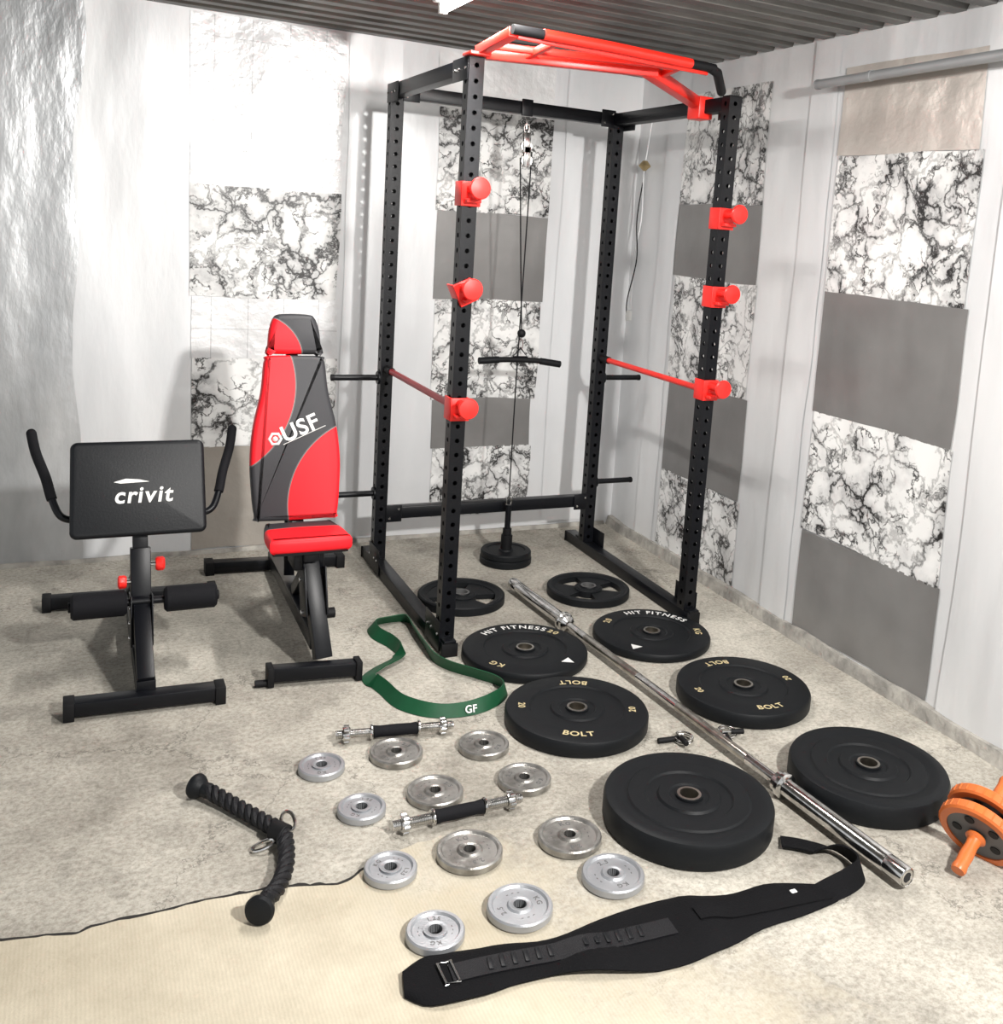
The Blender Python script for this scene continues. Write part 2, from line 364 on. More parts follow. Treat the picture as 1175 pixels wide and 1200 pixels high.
for g in r['geom']:
    if isinstance(g,bmesh.types.BMVert): g.co.z+=(.0025 if g.co.x<-.5 else .001)
bmesh.ops.triangulate(t,faces=[f for f in t.faces if len(f.verts)>4]); bmesh.ops.recalc_face_normals(t,faces=t.faces[:])
b.tmp(t,RUG); b.done()
b=B("crack"); cp=[p+V((0,.005,.0012)) for p in ep if -3.5<p.x<-.55]
b.ribbon(cp,[(0,1,0)]*len(cp),[.005+.024*abs(noise.noise(p*30)) for p in cp],.001,CRACK); b.done(parent=floor)
def kerb(name,k,w0,h0):
    b=B(name); n=80; vs=[];fs=[]
    for i in range(n+1):
        s_=i/n; L_=(YB+4.4) if k else (XR+3.4); c=(YB-.02-L_*s_) if k else (XR-.05-L_*s_)
        w=w0*(1+.3*noise.noise(V((c*5,0,k)))); h=h0*(1+.3*noise.noise(V((c*4,3,k))))
        for q,z in ((w,0),(w*.7,h),(.004,h)): vs.append((XR-q,c,z) if k else (c,YB-.008-q,z))
    for i in range(n): 
        for j in range(2): fs.append((i*3+j,i*3+j+1,i*3+j+4,i*3+j+3))
    b.add(vs,fs,KERB); b.done()
kerb("trim_right",1,.045,.045); kerb("trim_back",0,.02,.018)
b=B("ceiling"); vs=[];fs=[]; y=YB+.1; prof=[]
while y>-5.2:
    prof+= [(y,HC),(y-.045,HC),(y-.06,HC+.028),(y-.10,HC+.028),(y-.115,HC)]; y-=.125
for yy,z in prof: vs+=[(-4,yy,z),(XR+.1,yy,z)]
for i in range(len(prof)-1): fs.append((2*i,2*i+1,2*i+3,2*i+2))
b.add(vs,fs,CEIL)
b.add([(-4,-5.2,HC+.06),(XR+.1,-5.2,HC+.06),(XR+.1,YB+.1,HC+.06),(-4,YB+.1,HC+.06)],[(0,1,2,3)],CEIL)
b.done(20)
# ---------------------------------------------------------------- power rack
W,D,H=1.0176,.9056,2.052
r=B("power_rack",(W/2,D/2,0)); w=.052
def upright(x,y,z0,z1):
    n=int(round((z1-z0)/.05)); h=(z1-z0)/n; rr=.0085; q=w/2
    for fx,fy in ((0,-1),(1,0),(0,1),(-1,0)):
        nrm=V((fx,fy,0)); tg=V((-fy,fx,0)); vs=[];fs=[]
        for i in range(n):
            c=V((x,y,z0+(i+.5)*h))+nrm*q; base=len(vs)
            for a,bz in ((-1,-1),(0,-1),(1,-1),(1,0),(1,1),(0,1),(-1,1),(-1,0)): vs.append(c+tg*a*q+V((0,0,bz*h/2)))
            for k in range(8):
                an=math.radians(225+45*k); vs.append(c+tg*math.cos(an)*rr+V((0,0,math.sin(an)*rr)))
            for k in range(8): fs.append((base+k,base+(k+1)%8,base+8+(k+1)%8,base+8+k))
        r.add(vs,fs,BLACK)
for x in (0,W):
    for y in (0,D): upright(x,y,.05,H-.005); r.box((x,y,H-.004),(w,w,.008),BLACKM)
    r.beam((x,-.055,.026),(x,1.07,.026),w,.05,BLACK)
    for yy in (-.06,1.072): r.box((x,yy,.025),(.06,.008,.05),BLACKM)
    r.beam((x,w/2,H-.03),(x,D-w/2,H-.03),.05,.052,BLACK)
    sx=-1 if x==0 else 1
    for y in (0,D):
        r.box((x+sx*.029,y+(.05 if y==0 else -.05),H-.04),(.004,.15,.075),BLACK)
        r.box((x+sx*.029,y+(.05 if y==0 else -.05),.065),(.004,.16,.11),BLACK)
        for dy in (-.01,.06,.1):
            yy=y+(dy if y==0 else -dy); r.cyl((x+sx*.028,yy,H-.04),(x+sx*.036,yy,H-.04),.005,CHROME,10)
            r.cyl((x+sx*.028,yy,.07),(x+sx*.036,yy,.07),.005,CHROME,10)
        r.box((x,y+(-.04 if y==0 else .04),.055),(.045,.05,.012),BLACK)
for z in (H-.03,.252):
    r.beam((w/2,D,z),(W-w/2,D,z),.05,.052,BLACK)
    for x,sx in ((w/2,1),(W-w/2,-1)):
        r.box((x+sx*.03,D-.029,z),(.07,.004,.075),BLACK)
        for q in (-.02,.02): r.cyl((x+sx*.03+q,D-.03,z+q),(x+sx*.03+q,D-.038,z+q),.005,CHROME,10)
for x,sx in ((0,-1),(W,1)):
    for z in (.845,.34):
        r.cyl((x+sx*.026,D,z),(x+sx*.22,D,z),.0125,BLACK); r.cyl((x+sx*.026,D,z),(x+sx*.034,D,z),.028,BLACK)
        r.cyl((x+sx*.215,D,z),(x+sx*.228,D,z),.014,BLACKM)
def jhook(x,z,tilt=0):
    R=Matrix.Rotation(tilt,3,'Y')
    def q(v): return V((x,0,z))+R@V(v)
    for sx in (-1,1): r.box(q((sx*.031,-.004,0)),(.006,.068,.080),REDP,R)
    r.box(q((0,-.034,0)),(.068,.007,.080),REDP,R)
    r.box(q((0,-.052,-.022)),(.05,.036,.012),REDP,R)
    r.cyl(q((0,-.03,.018)),q((0,-.115,.018)),.0165,REDP)
    r.lathe([(0,0),(.028,0),(.0345,.003),(.036,.008),(.033,.013),(.012,.016),(0,.016)],Matrix.Translation(q((0,-.112,.018)))@Matrix.Rotation(math.pi/2,4,'X'),REDP,28)
for x,zs in ((0,(1.61,1.285,.885)),(W,(1.60,1.305,.945))):
    for i,z in enumerate(zs): jhook(x,z,(-.45 if (i==1 and x==0) else 0))
r.cyl((0,.02,.885),(0,D-.02,.885),.0125,REDDK); r.cyl((W,.02,.94),(W,D-.02,.94),.0125,RED)
r.cyl((0,D-.1,.885),(0,D-.02,.885),.017,BLACKM); r.cyl((W,D-.1,.94),(W,D-.02,.94),.017,BLACKM)
# pull-up station
r.box((0.0,-.02,2.055),(.07,.08,.010),RED)
r.beam((0.01,-.02,2.068),(.01,-.31,2.088),.035,.03,RED)
r.tube([(-.005,-.33,2.092),(.35,-.30,2.094),(.76,-.262,2.088)],.0150,BLACKM,16)
r.tube([(.10,-.322,2.0925),(.35,-.30,2.094),(.66,-.271,2.0895)],.0165,RED,16)
r.beam((.02,-.31,2.083),(.74,-.25,2.079),.012,.03,RED)
r.beam((.03,-.02,2.062),(.60,-.155,2.066),.04,.034,RED)
r.beam((.03,-.10,2.076),(.66,-.225,2.082),.022,.022,RED)
r.beam((.57,-.15,2.066),(1.0,.20,2.035),.045,.04,RED)
r.box((1.0,.185,2.018),(.065,.085,.085),RED,bev=.006)
for x,y0,y1 in ((.16,-.05,-.31),(.64,-.12,-.26)): r.beam((x,y0,2.068),(x,y1,2.086),.022,.022,RED)
r.tube([(.74,-.263,2.088),(.78,-.25,2.078),(.87,-.15,2.035)],.0165,BLACKM,14)
# lat pulley, cable, bar
yl=.868
r.box((.565,D-.032,H-.03),(.05,.012,.07),BLACK); r.tube([(.565,D-.03,H-.07),(.565,yl,H-.09),(.565,yl,H-.12)],.005,CHROME,8)
for zz,xx in ((1.86,.567),(1.80,.572)):
    r.cyl((xx,yl-.008,zz),(xx,yl+.008,zz),.027,CHROME)
    for sy in (-1,1): r.box((xx,yl+sy*.013,zz+.015),(.03,.003,.085),CHROME,bev=.001)
r.tube([(.565+.012*math.cos(a),yl,1.935+.02*math.sin(a)) for a in [i*math.pi/8 for i in range(16)]],.003,CHROME,6,closed=True)
r.tube([(.544,yl,1.81),(.573,yl,1.4),(.600,yl,1.06)],.0032,BLACKM,6)
r.tube([(.596,yl,1.84),(.592,yl,1.3),(.588,yl,.8),(.584,yl-.01,.33)],.0032,BLACKM,6)
r.ball((.600,yl,1.05),.019,BLACKM)
r.tube([(.600+.010*math.cos(a),yl,1.0+.024*math.sin(a)) for a in [i*math.pi/8 for i in range(16)]],.003,CHROME,6,closed=True)
r.tube([(.600,yl,.985),(.565,yl,.945),(.635,yl,.945)],.005,BLACK,6,closed=True)
r.tube(smooth_path([(.405,yl,.925),(.5,yl,.931),(.60,yl,.931),(.70,yl,.926),(.80,yl,.912)]),.0125,BLACKM,14)
r.cyl((.405,yl,.925),(.50,yl,.931),.0155,RUBBER); r.cyl((.80,yl,.912),(.70,yl,.926),.0155,RUBBER)
r.done()
px_,py_=.578,.842
b=B("cable_loading_pin",(px_,py_,0))
b.lathe([(0,0),(.112,0),(.118,.005),(.118,.028),(.112,.033),(.09,.033),(.085,.03),(.04,.03),(0,.03)],Matrix.Translation((px_,py_,0)),RUBBER)
b.lathe([(0,.033),(.108,.033),(.115,.037),(.115,.056),(.11,.062),(.09,.062),(.085,.057),(.035,.057),(.03,.064),(0,.064)],Matrix.Translation((px_,py_,0)),RUBBER)
b.cyl((px_,py_,.06),(px_,py_,.27),.0135,BLACK); b.cyl((px_,py_,.06),(px_,py_,.13),.026,BLACKM); b.cyl((px_,py_,.13),(px_,py_,.16),.02,BLACKM)
b.tube([(px_+.012*math.cos(a),py_,.285+.022*math.sin(a)) for a in [i*math.pi/8 for i in range(16)]],.0035,CHROME,6,closed=True)
b.tube([(px_+.004,py_,.30),(px_+.006,yl-.01,.335)],.003,BLACKM,6)
b.done()
# ---------------------------------------------------------------- bumper plates
def bumper(x,y,t,kind,R=.225,rot=0.,al=(1.45,.55,3.75,-1.0)):
    b=B("bumper_plate",(x,y,0)); M=Matrix.Translation((x,y,0))
    if kind=='plain':
        prof=[(.0255,0),(.215,0),(R-.002,.006),(R,.012),(R,t-.014),(R-.004,t-.005),(R-.012,t-.001),(R-.035,t-.001),(R-.05,t-.006),(.165,t-.007),(.160,t-.003),(.118,t-.003),(.113,t-.008),(.085,t-.008),(.080,t-.002),(.055,t-.002),(.050,t-.006),(.036,t-.006),(.036,t+.001),(.0255,t+.001)]
    else:
        prof=[(.0255,0),(.215,0),(R-.002,.004),(R,.008),(R,t-.010),(R-.004,t-.003),(R-.010,t),(.150,t),(.145,t-.005),(.085,t-.006),(.080,t-.001),(.060,t-.001),(.055,t-.005),(.036,t-.005),(.036,t+.001),(.0255,t+.001)]
    b.lathe(prof,M,RUBBER,72,closed=True)
    b.lathe([(.0252,.001),(.0252,t+.002),(.032,t+.002),(.0325,t-.004)],M,STEEL,36)
    if kind=='bolt':
        for a in (-2.0,1.2): b.arctext("BOLT",.036,(x,y),.183,a+rot,GOLD,t,inward=True)
        for a in (-.42,2.75): b.arctext("20",.030,(x,y),.183,a+rot,GOLD,t,inward=True)
    if kind=='hit':
        b.arctext("HIT FITNESS",.040,(x,y),.168,al[0],WHITE,t)
        b.arctext("20",.036,(x,y),.168,al[1],GOLD,t); b.arctext("KG",.036,(x,y),.168,al[2],GOLD,t)
        a=al[3]; c=V((x+.18*math.cos(a),y+.18*math.sin(a),t+.0006)) 
        b.add([c+V((math.cos(a+k)*.026,math.sin(a+k)*.026,0)) for k in (0,2.1,4.2)],[(0,1,2)],WHITE)
    b.done(30)
bumper(.8515,-1.2459,.072,'plain'); bumper(.2641,-1.2119,.076,'plain')
bumper(.2196,-.6343,.052,'bolt'); bumper(.8320,-.6622,.052,'bolt',rot=.35)
bumper(.2559,-.1384,.038,'hit'); bumper(.7837,-.1329,.035,'hit',al=(.95,2.3,-.35,3.85))
def iron(x,y,rot):
    b=B("iron_plate",(x,y,0)); M=Matrix.Translation((x,y,0)); R=.176; t=.036
    b.lathe([(.138,.004),(R-.004,0),(R,.004),(R,t-.005),(R-.005,t),(R-.018,t),(R-.024,t-.006),(.138,t-.01)],M,RUBBER,64,closed=True)
    b.lathe([(.0255,.002),(.06,.002),(.06,t-.008),(.052,t-.002),(.036,t-.002),(.034,t+.002),(.0255,t+.002)],M,RUBBER,40,closed=True)
    b.lathe([(.0252,.002),(.0252,t+.003),(.033,t+.003)],M,SILVD,30)
    for k in range(3):
        a0=rot+k*2*math.pi/3; vs=[];N=12
        for lo in (0,1):
            zz=.006 if lo==0 else t-.012
            for i in range(N+1):
                a=a0-.60+1.20*i/N; vs.append((x+.142*math.cos(a),y+.142*math.sin(a),zz))
            for i in range(N+1):
                a=a0-.62+1.24*i/N; vs.append((x+.056*math.cos(a),y+.056*math.sin(a),zz))
        n=N+1; fs=[]
        for i in range(N): fs+=[(2*n+i,2*n+i+1,3*n+i+1,3*n+i),(i+1,i,n+i,n+i+1)]
        fs+=[(0,2*n,3*n,n),(N,n+N,3*n+N,2*n+N)]
        b.add(vs,fs,RUBBER)
    b.done(30)
iron(.222,.44,.4); iron(.765,.37,.9)
# ---------------------------------------------------------------- small plates
def small(x,y,R,m,txt,rot):
    z0=.0035 if (y<-1.05 and x<0) else 0
    b=B("dumbbell_weight_plate",(x,y,z0)); M=Matrix.Translation((x,y,z0)); t=.021; k=R/.075
    b.lathe([(.0145,0),(R-.003,0),(R,.003),(R,t-.004),(R-.003,t),(R-.010,t),(R-.014,t-.005),(.030*k,t-.005),(.026,t),(.018,t),(.0145,t-.002)],M,m,56,closed=True)
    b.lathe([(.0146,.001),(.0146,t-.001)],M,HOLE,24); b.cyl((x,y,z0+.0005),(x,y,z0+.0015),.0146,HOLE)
    for tx,ra in ((txt,0),("KG",3.1),("- - -",1.55),("- - -",4.65)):
        b.arctext(tx,.018*k,(x,y),(R-.035*k),rot+ra,SILVD,z0+t-.0047)
    b.done(30)
for x,y,R,m,tx in ((-.572,-.655,.0625,SILV,"1.25"),(-.36,-.65,.075,SILVC,"2.5"),(-.11,-.69,.074,SILVC,"2.5"),(-.52,-.89,.0615,SILV,"1.25"),(-.32,-.88,.075,SILVC,"2.5"),(-.07,-.90,.074,SILVC,"2.5"),
    (-.52,-1.16,.0615,SILV,"1.25"),(-.325,-1.16,.080,SILVC,"2.5"),(-.07,-1.19,.080,SILVC,"2.5"),(-.49,-1.40,.063,SILV,"1.25"),(-.29,-1.39,.074,SILV,"2.5"),(-.04,-1.365,.075,SILV,"2.5")):
    small(x,y,R,m,tx,random.uniform(0,6))
# ---------------------------------------------------------------- dumbbell handles
def dumbbell(p0,p1):
    p0,p1=V(p0),V(p1); c=(p0+p1)/2; b=B("dumbbell_handle",(c.x,c.y,0)); L=(p1-p0).length
    M=Matrix.Translation(p0)@frame(p1-p0).to_4x4(); prof=[(0,0),(.0115,0)]
    z=.002
    while z<L-.002: prof+=[(.0133,z),(.0116,z+.002)]; z+=.004
    prof+=[(.0115,L),(0,L)]; b.lathe(prof,M,CHROME,20)
    g0,g1=L*.31,L*.69
    b.lathe([(.0133,g0),(.0185,g0+.002),(.0165,g0+.02),(.0175,L/2),(.0165,g1-.02),(.0185,g1-.002),(.0133,g1)],M,FOAM,24)
    for z in (g0-.008,g1): b.lathe([(.012,z),(.020,z),(.022,z+.003),(.022,z+.006),(.020,z+.008),(.012,z+.008)],M,CHROME,24)
    for z in (.02,L-.042):
        b.lathe([(.012,z),(.020,z),(.021,z+.004),(.021,z+.018),(.018,z+.022),(.012,z+.022)],M,CHROME,24)
        for k in range(6):
            a=k*math.pi/3; q=M@V((.0205*math.cos(a),.0205*math.sin(a),z+.003)); q2=M@V((.0205*math.cos(a),.0205*math.sin(a),z+.019))
            b.cyl(q,q2,.006,CHROME,12)
    b.done(30)
dumbbell((-.505,-.525,.027),(-.165,-.575,.027)); dumbbell((-.475,-1.015,.027),(-.125,-1.005,.027))
# ---------------------------------------------------------------- triceps rope
b=B("triceps_rope",(-.78,-.95,0))
rp=smooth_path([(-.868,-.712,.03),(-.83,-.765,.024),(-.79,-.83,.022),(-.755,-.89,.022),(-.73,-.94,.026),(-.728,-.99,.026),(-.742,-1.07,.024),(-.77,-1.14,.024),(-.805,-1.19,.03)],18)
n=len(rp); dist=[0]
for i in range(1,n): dist.append(dist[-1]+(rp[i]-rp[i-1]).length)
for k in range(3):
    pth=[]
    for i,p in enumerate(rp):
        d=(rp[min(i+1,n-1)]-rp[max(i-1,0)]).normalized(); F=frame(d); a=dist[i]*85+k*2*math.pi/3
        pth.append(p+F.col[0]*.0110*math.cos(a)+F.col[1]*.0110*math.sin(a))
    b.tube(pth,.0098,VELC,8)
for p,q in ((rp[2],V((-.905,-.672,.034))),(rp[-3],V((-.83,-1.235,.037)))):
    M=Matrix.Translation(p)@frame(q-p).to_4x4(); L=(q-p).length
    b.lathe([(0,0),(.017,0),(.020,.008),(.018,L*.4),(.024,L*.5),(.031,L*.68),(.0325,L*.82),(.029,L*.95),(.02,L),(0,L+.002)],M,RUBBER,28)
b.cyl((-.745,-.93,.026),(-.722,-.962,.026),.025,BLACKM)
b.tube([(-.775+.026*math.cos(a),-.965+.014*math.sin(a),.014+.007*math.cos(a)) for a in [i*math.pi/8 for i in range(16)]],.0045,CHROME,8,closed=True)
b.tube([(-.712+.016*math.cos(a),-.93+.028*math.sin(a),.042+.01*math.sin(a)) for a in [i*math.pi/8 for i in range(16)]],.0045,CHROME,8,closed=True)
b.done()
# ---------------------------------------------------------------- resistance band
bp=[(-.19,.26,.03),(-.12,.285,.05),(-.055,.27,.03),(-.06,.15,.024),(-.065,.03,.024),(-.068,-.09,.024),(-.040,-.17,.024),(.02,-.25,.024),(.075,-.33,.024),(.075,-.40,.024),(.01,-.455,.024),(-.08,-.475,.024),(-.19,-.45,.024),(-.265,-.37,.024),(-.29,-.26,.024),(-.31,-.15,.018),(-.26,-.09,.012),(-.17,-.02,.02),(-.17,.08,.024),(-.20,.18,.024)]
pp=smooth_path(bp,8,closed=True); n=len(pp); ups=[]
for i,p in enumerate(pp):
    d=(pp[(i+1)%n]-pp[i-1]).normalized(); sd=d.cross(V((0,0,1))); t=.5+.6*noise.noise(p*4)
    if -.2<p.y<-.0 and p.x<-.15: t=1.2
    ups.append(V((0,0,1))*math.cos(t)+sd*math.sin(t))
for i,p in enumerate(pp):
    p.z=max(abs(ups[i].z)*.0225+.002,.004)
    for cx,cy,rr in ((.2196,-.6343,.25),(.2559,-.1384,.247)):   # keep clear of the neighbouring plates
        d_=V((p.x-cx,p.y-cy,0))
        if d_.length<rr: p.x=cx+d_.x/d_.length*rr; p.y=cy+d_.y/d_.length*rr
b=B("resistance_band",(-.1,-.1,0)); b.ribbon(pp,ups,.047,.0035,GREEN,closed=True)
b.text("GF",.032,Matrix.Translation((-.075,-.492,.012))@Matrix.Rotation(1.15,4,'X'),WHITE)
b.done(50)
# ---------------------------------------------------------------- barbell
b=B("barbell",(.54,-.6,0)); p0=V((.609,-1.655,.037)); p1=V((.463,.48,.037)); L=(p1-p0).length
M=Matrix.Translation(p0)@frame(p1-p0).to_4x4()
def sleeve(M):
    b.lathe([(0,.004),(.012,.004),(.013,.001),(.019,.001),(.020,.004),(.022,0),(.0245,.002),(.025,.006),(.025,.06),(.0242,.062),(.025,.064),(.025,.43),(.031,.432),(.0365,.436),(.0365,.448),(.031,.452),(.030,.468),(.024,.472),(.014,.48)],M,CHROME,36)
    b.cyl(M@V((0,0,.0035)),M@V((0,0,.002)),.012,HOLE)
sleeve(M); sleeve(Matrix.Translation(p1)@frame(p0-p1).to_4x4())
b.lathe([(.014,.46),(.014,L-.46)],M,CHROME,24)
for z0,z1 in ((.60,.95),(1.18,1.53)): b.lathe([(.0141,z0),(.0145,z0+.001),(.0145,z1-.001),(.0141,z1)],M,STEEL,24)
b.done(30)
# ---------------------------------------------------------------- spring clips
def clip(x,y,a):
    b=B("barbell_spring_clip",(x,y,0)); R=Matrix.Translation((x,y,.0))@Matrix.Rotation(a,4,'Z'); pts=[]
    for i in range(60):
        t=i/59*2*math.pi*2.3; pts.append(R@V((.027*math.cos(t),.027*math.sin(t),.004+.018*i/59)))
    b.tube(pts,.0028,CHROME,8)
    for s_,q in ((1,pts[0]),(-1,pts[-1])):
        e=R@V((-.02*s_-.045,.03*s_,q.z)); e=V((e.x,e.y,max(q.z,.009)))
        b.tube([q,(q+e)/2,e],.0028,CHROME,8); d=(e-q).normalized(); b.cyl(V((q.x,q.y,e.z))+d*.03,e+d*.012,.0085,BLACKM,12)
    b.done()
clip(.478,-.855,.2); clip(.63,-.865,1.6)
# ---------------------------------------------------------------- lifting belt
b=B("weightlifting_belt",(-.1,-1.55,0))
top=[(-.585,-1.478),(-.53,-1.455),(-.44,-1.467),(-.34,-1.489),(-.25,-1.500),(-.14,-1.484),(-.03,-1.476),(.07,-1.482),(.18,-1.515),(.26,-1.518),(.36,-1.538),(.43,-1.575)]
bot=[(-.60,-1.545),(-.555,-1.589),(-.45,-1.601),(-.38,-1.596),(-.30,-1.604),(-.22,-1.632),(-.12,-1.664),(-.02,-1.674),(.09,-1.664),(.20,-1.642),(.31,-1.640),(.42,-1.630)]
tp=smooth_path([(x,y,0) for x,y in top],4); bo=smooth_path([(x,y,0) for x,y in bot],4); n=len(tp); K=8; vs=[];fs=[]
def zb(x,y): return .006+.020*max(0,noise.noise(V((x*7,y*7,1.))))
for layer in (0,1):
    for i in range(n):
        for k in range(K+1):
            s_=k/K; p=tp[i].lerp(bo[i],s_); e=min(1,min(s_,1-s_)*6+.25); vs.append(V((p.x,p.y,zb(p.x,p.y)+(.0105*e if layer else 0))))
m_=n*(K+1)
for i in range(n-1):
    for k in range(K):
        q=i*(K+1)+k; fs+=[(q,q+K+1,q+K+2,q+1),(m_+q,m_+q+1,m_+q+K+2,m_+q+K+1)]
for i in range(n-1):
    for k in (0,K): q=i*(K+1)+k; fs.append((q,q+K+1,m_+q+K+1,m_+q))
for i in (0,n-1):
    for k in range(K): q=i*(K+1)+k; fs.append((q,q+1,m_+q+1,m_+q))
b.add(vs,fs,NEOP); bmesh.ops.recalc_face_normals(b.bm,faces=b.bm.faces[:])
def onb(x,y,o=.0): return V((x,y,zb(x,y)+.0115+o))
def strap(pts,wd,m,o=.001): 
    q=smooth_path([(x,y,0) for x,y in pts],8); q=[onb(p.x,p.y,o) for p in q]; b.ribbon(q,[(0,1,0)]*len(q),wd,.0025,m)
strap([(-.50,-1.53),(-.40,-1.537),(-.25,-1.555),(-.12,-1.565),(.0,-1.572)],.050,VELC)
strap([(.06,-1.572),(.10,-1.575),(.25,-1.592),(.41,-1.607)],.04,NEOP)
for i in range(14):
    x_=-.42+i*.026; y_=-1.535-.085*(x_+.42)
    if i not in (6,7): b.beam(onb(x_,y_-.016,.004),onb(x_+.006,y_+.016,.004),.010,.002,VINYL,.0005)
b.tube([onb(-.505+x_,-1.53+y_,.005) for x_,y_ in ((-.014,-.03),(.014,-.03),(.014,.03),(-.014,.03))],.003,CHROME,8,closed=True)
b.box(onb(.33,-1.575,.002),(.016,.012,.003),WHITE)
sp=smooth_path([(.38,-1.602,.016),(.47,-1.600,.02),(.525,-1.585,.028),(.543,-1.55,.028),(.538,-1.50,.03),(.513,-1.46,.026),(.475,-1.42,.018),(.435,-1.392,.012)],8)
up=[]
for i,p in enumerate(sp):
    t=i/(len(sp)-1); d=(sp[min(i+1,len(sp)-1)]-sp[max(0,i-1)]).normalized(); sd=V((0,0,1)).cross(d); a=1.45-1.1*math.sin(min(1,t*1.3)*math.pi)
    up.append(sd*math.sin(a)+V((0,0,1))*math.cos(a))
for p,u in zip(sp,up): p.z=abs(u.z)*.026+.008
b.ribbon(sp,up,.055,.004,NEOP)
b.done(50)
# ---------------------------------------------------------------- ab wheel
al=.50; ax=V((math.cos(al)*.94,math.cos(al)*.33,math.sin(al))).normalized(); kk=1.16; c=V((.890,-1.622,.096))
b=B("ab_roller_wheel",(c.x,c.y,0)); M=Matrix.Translation(c)@frame(ax).to_4x4()
for z in (-.026,.026):
    Mz=M@Matrix.Translation((0,0,z))@Matrix.Scale(kk,4)
    b.lathe([(.068,-.013),(.083,-.013),(.088,-.009),(.088,.009),(.083,.013),(.068,.013)],Mz,ORANGE,56,closed=True)
    b.lathe([(.012,-.009),(.060,-.007),(.069,-.010),(.069,.010),(.060,.007),(.012,.009)],Mz,GREYP,48,closed=True)
    for k in range(5):
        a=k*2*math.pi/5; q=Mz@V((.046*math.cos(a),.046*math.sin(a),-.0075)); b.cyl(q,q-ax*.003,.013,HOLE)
    for k in range(28):
        a=k*2*math.pi/28; b.beam(Mz@V((.0875*math.cos(a),.0875*math.sin(a),-.008)),Mz@V((.0875*math.cos(a),.0875*math.sin(a),.008)),.003,.004,ORANGE,0)
b.cyl(c-ax*.10,c+ax*.10,.010,GREYP)
for s_ in (-1,1):
    p=c+ax*s_*.042; q=c+ax*s_*.150; Mh=Matrix.Translation(p)@frame(q-p).to_4x4()
    b.lathe([(0,0),(.024,0),(.026,.006),(.018,.012),(.0155,.03),(.018,.06),(.0165,.085),(.019,.10),(.017,.108),(0,.108)],Mh,ORANGE,28)
b.done(30)
# ---------------------------------------------------------------- preacher bench
X0=-.985
b=B("preacher_curl_bench",(X0,.3,0))
b.beam((X0-.21,-.13,.034),(X0+.21,-.15,.034),.055,.042,BLACK)
for s_ in (-1,1): b.box((X0+s_*.208,-.14-.01*s_,.029),(.03,.065,.056),BLACKM)
b.beam((X0-.29,.765,.03),(X0+.29,.745,.03),.05,.045,BLACK)
for s_ in (-1,1): b.box((X0+s_*.285,.755-.01*s_,.028),(.03,.06,.056),BLACKM)
b.beam((X0,-.13,.06),(X0,.73,.06),.055,.05,BLACK); b.beam((X0,-.12,.075),(X0,.16,.24),.05,.05,BLACK)
b.beam((X0,.13,.10),(X0,.20,.40),.06,.055,BLACK); b.beam((X0,.19,.36),(X0,.225,.50),.045,.045,BLACK)
b.beam((X0,.70,.08),(X0,.22,.30),.045,.045,BLACK)
for s_ in (-1,1):
    b.box((X0+s_*.031,.14,.18),(.005,.12,.16),BLACK,Matrix.Rotation(-.2,3,'X'))
    for zz in (.12,.17,.22): b.cyl((X0+s_*.03,.13,zz),(X0+s_*.038,.13,zz),.006,CHROME,10)
    b.cyl((X0+.012+s_*.055,.12,.245),(X0+.012+s_*.215,.12,.245),.041,FOAM,32,bev=.008)
    b.cyl((X0+.012+s_*.214,.12,.245),(X0+.012+s_*.222,.12,.245),.016,BLACKM)
b.cyl((X0-.20,.12,.245),(X0+.22,.12,.245),.012,BLACK)
b.cyl((X0+.02,.185,.345),(X0+.065,.185,.345),.008,CHROME)
b.lathe([(0,0),(.02,0),(.024,.006),(.024,.022),(.018,.028),(0,.028)],Matrix.Translation((X0+.045,.185,.345))@Matrix.Rotation(math.pi/2,4,'Y'),REDP,10)
b.cyl((X0-.02,.16,.30),(X0-.055,.16,.30),.008,CHROME)
b.lathe([(0,0),(.018,0),(.022,.006),(.022,.022),(.016,.026),(0,.026)],Matrix.Translation((X0-.042,.16,.30))@Matrix.Rotation(-math.pi/2,4,'Y'),REDP,10)
lean=.30; Mp=Matrix.Translation((X0-.003,.215,.593))@Matrix(((1,0,0,0),(0,math.sin(lean),-math.cos(lean),0),(0,math.cos(lean),math.sin(lean),0),(0,0,0,1)))
def rrect(w,h,r,n=6):
    o=[]
    for cx,cy,a0 in ((w/2-r,h/2-r,0),(-w/2+r,h/2-r,90),(-w/2+r,-h/2+r,180),(w/2-r,-h/2+r,270)):
        for i in range(n+1):
            a=math.radians(a0+90*i/n); o.append((cx+r*math.cos(a),cy+r*math.sin(a)))
    return o
b.slab([(x*(1+.07*(.15-y)),y) for x,y in rrect(.395,.305,.022)],.05,VINYL,Mp,.013,4)
b.slab(rrect(.36,.27,.02),.02,BLACKM,Mp@Matrix.Translation((0,0,-.033)),.002,1)
b.text("crivit",.072,Mp@Matrix.Translation((.012,-.045,.0255)),WHITE,shear=.15)
b.add([(-.075,.022,.0262),(-.055,.017,.0262),(.03,.020,.0262),(.0,.028,.0262),(-.04,.032,.0262)],[(0,1,2,3,4)],WHITE,Mp)
b.beam(Mp@V((-.17,-.10,-.053)),Mp@V((.17,-.10,-.053)),.035,.035,BLACK)
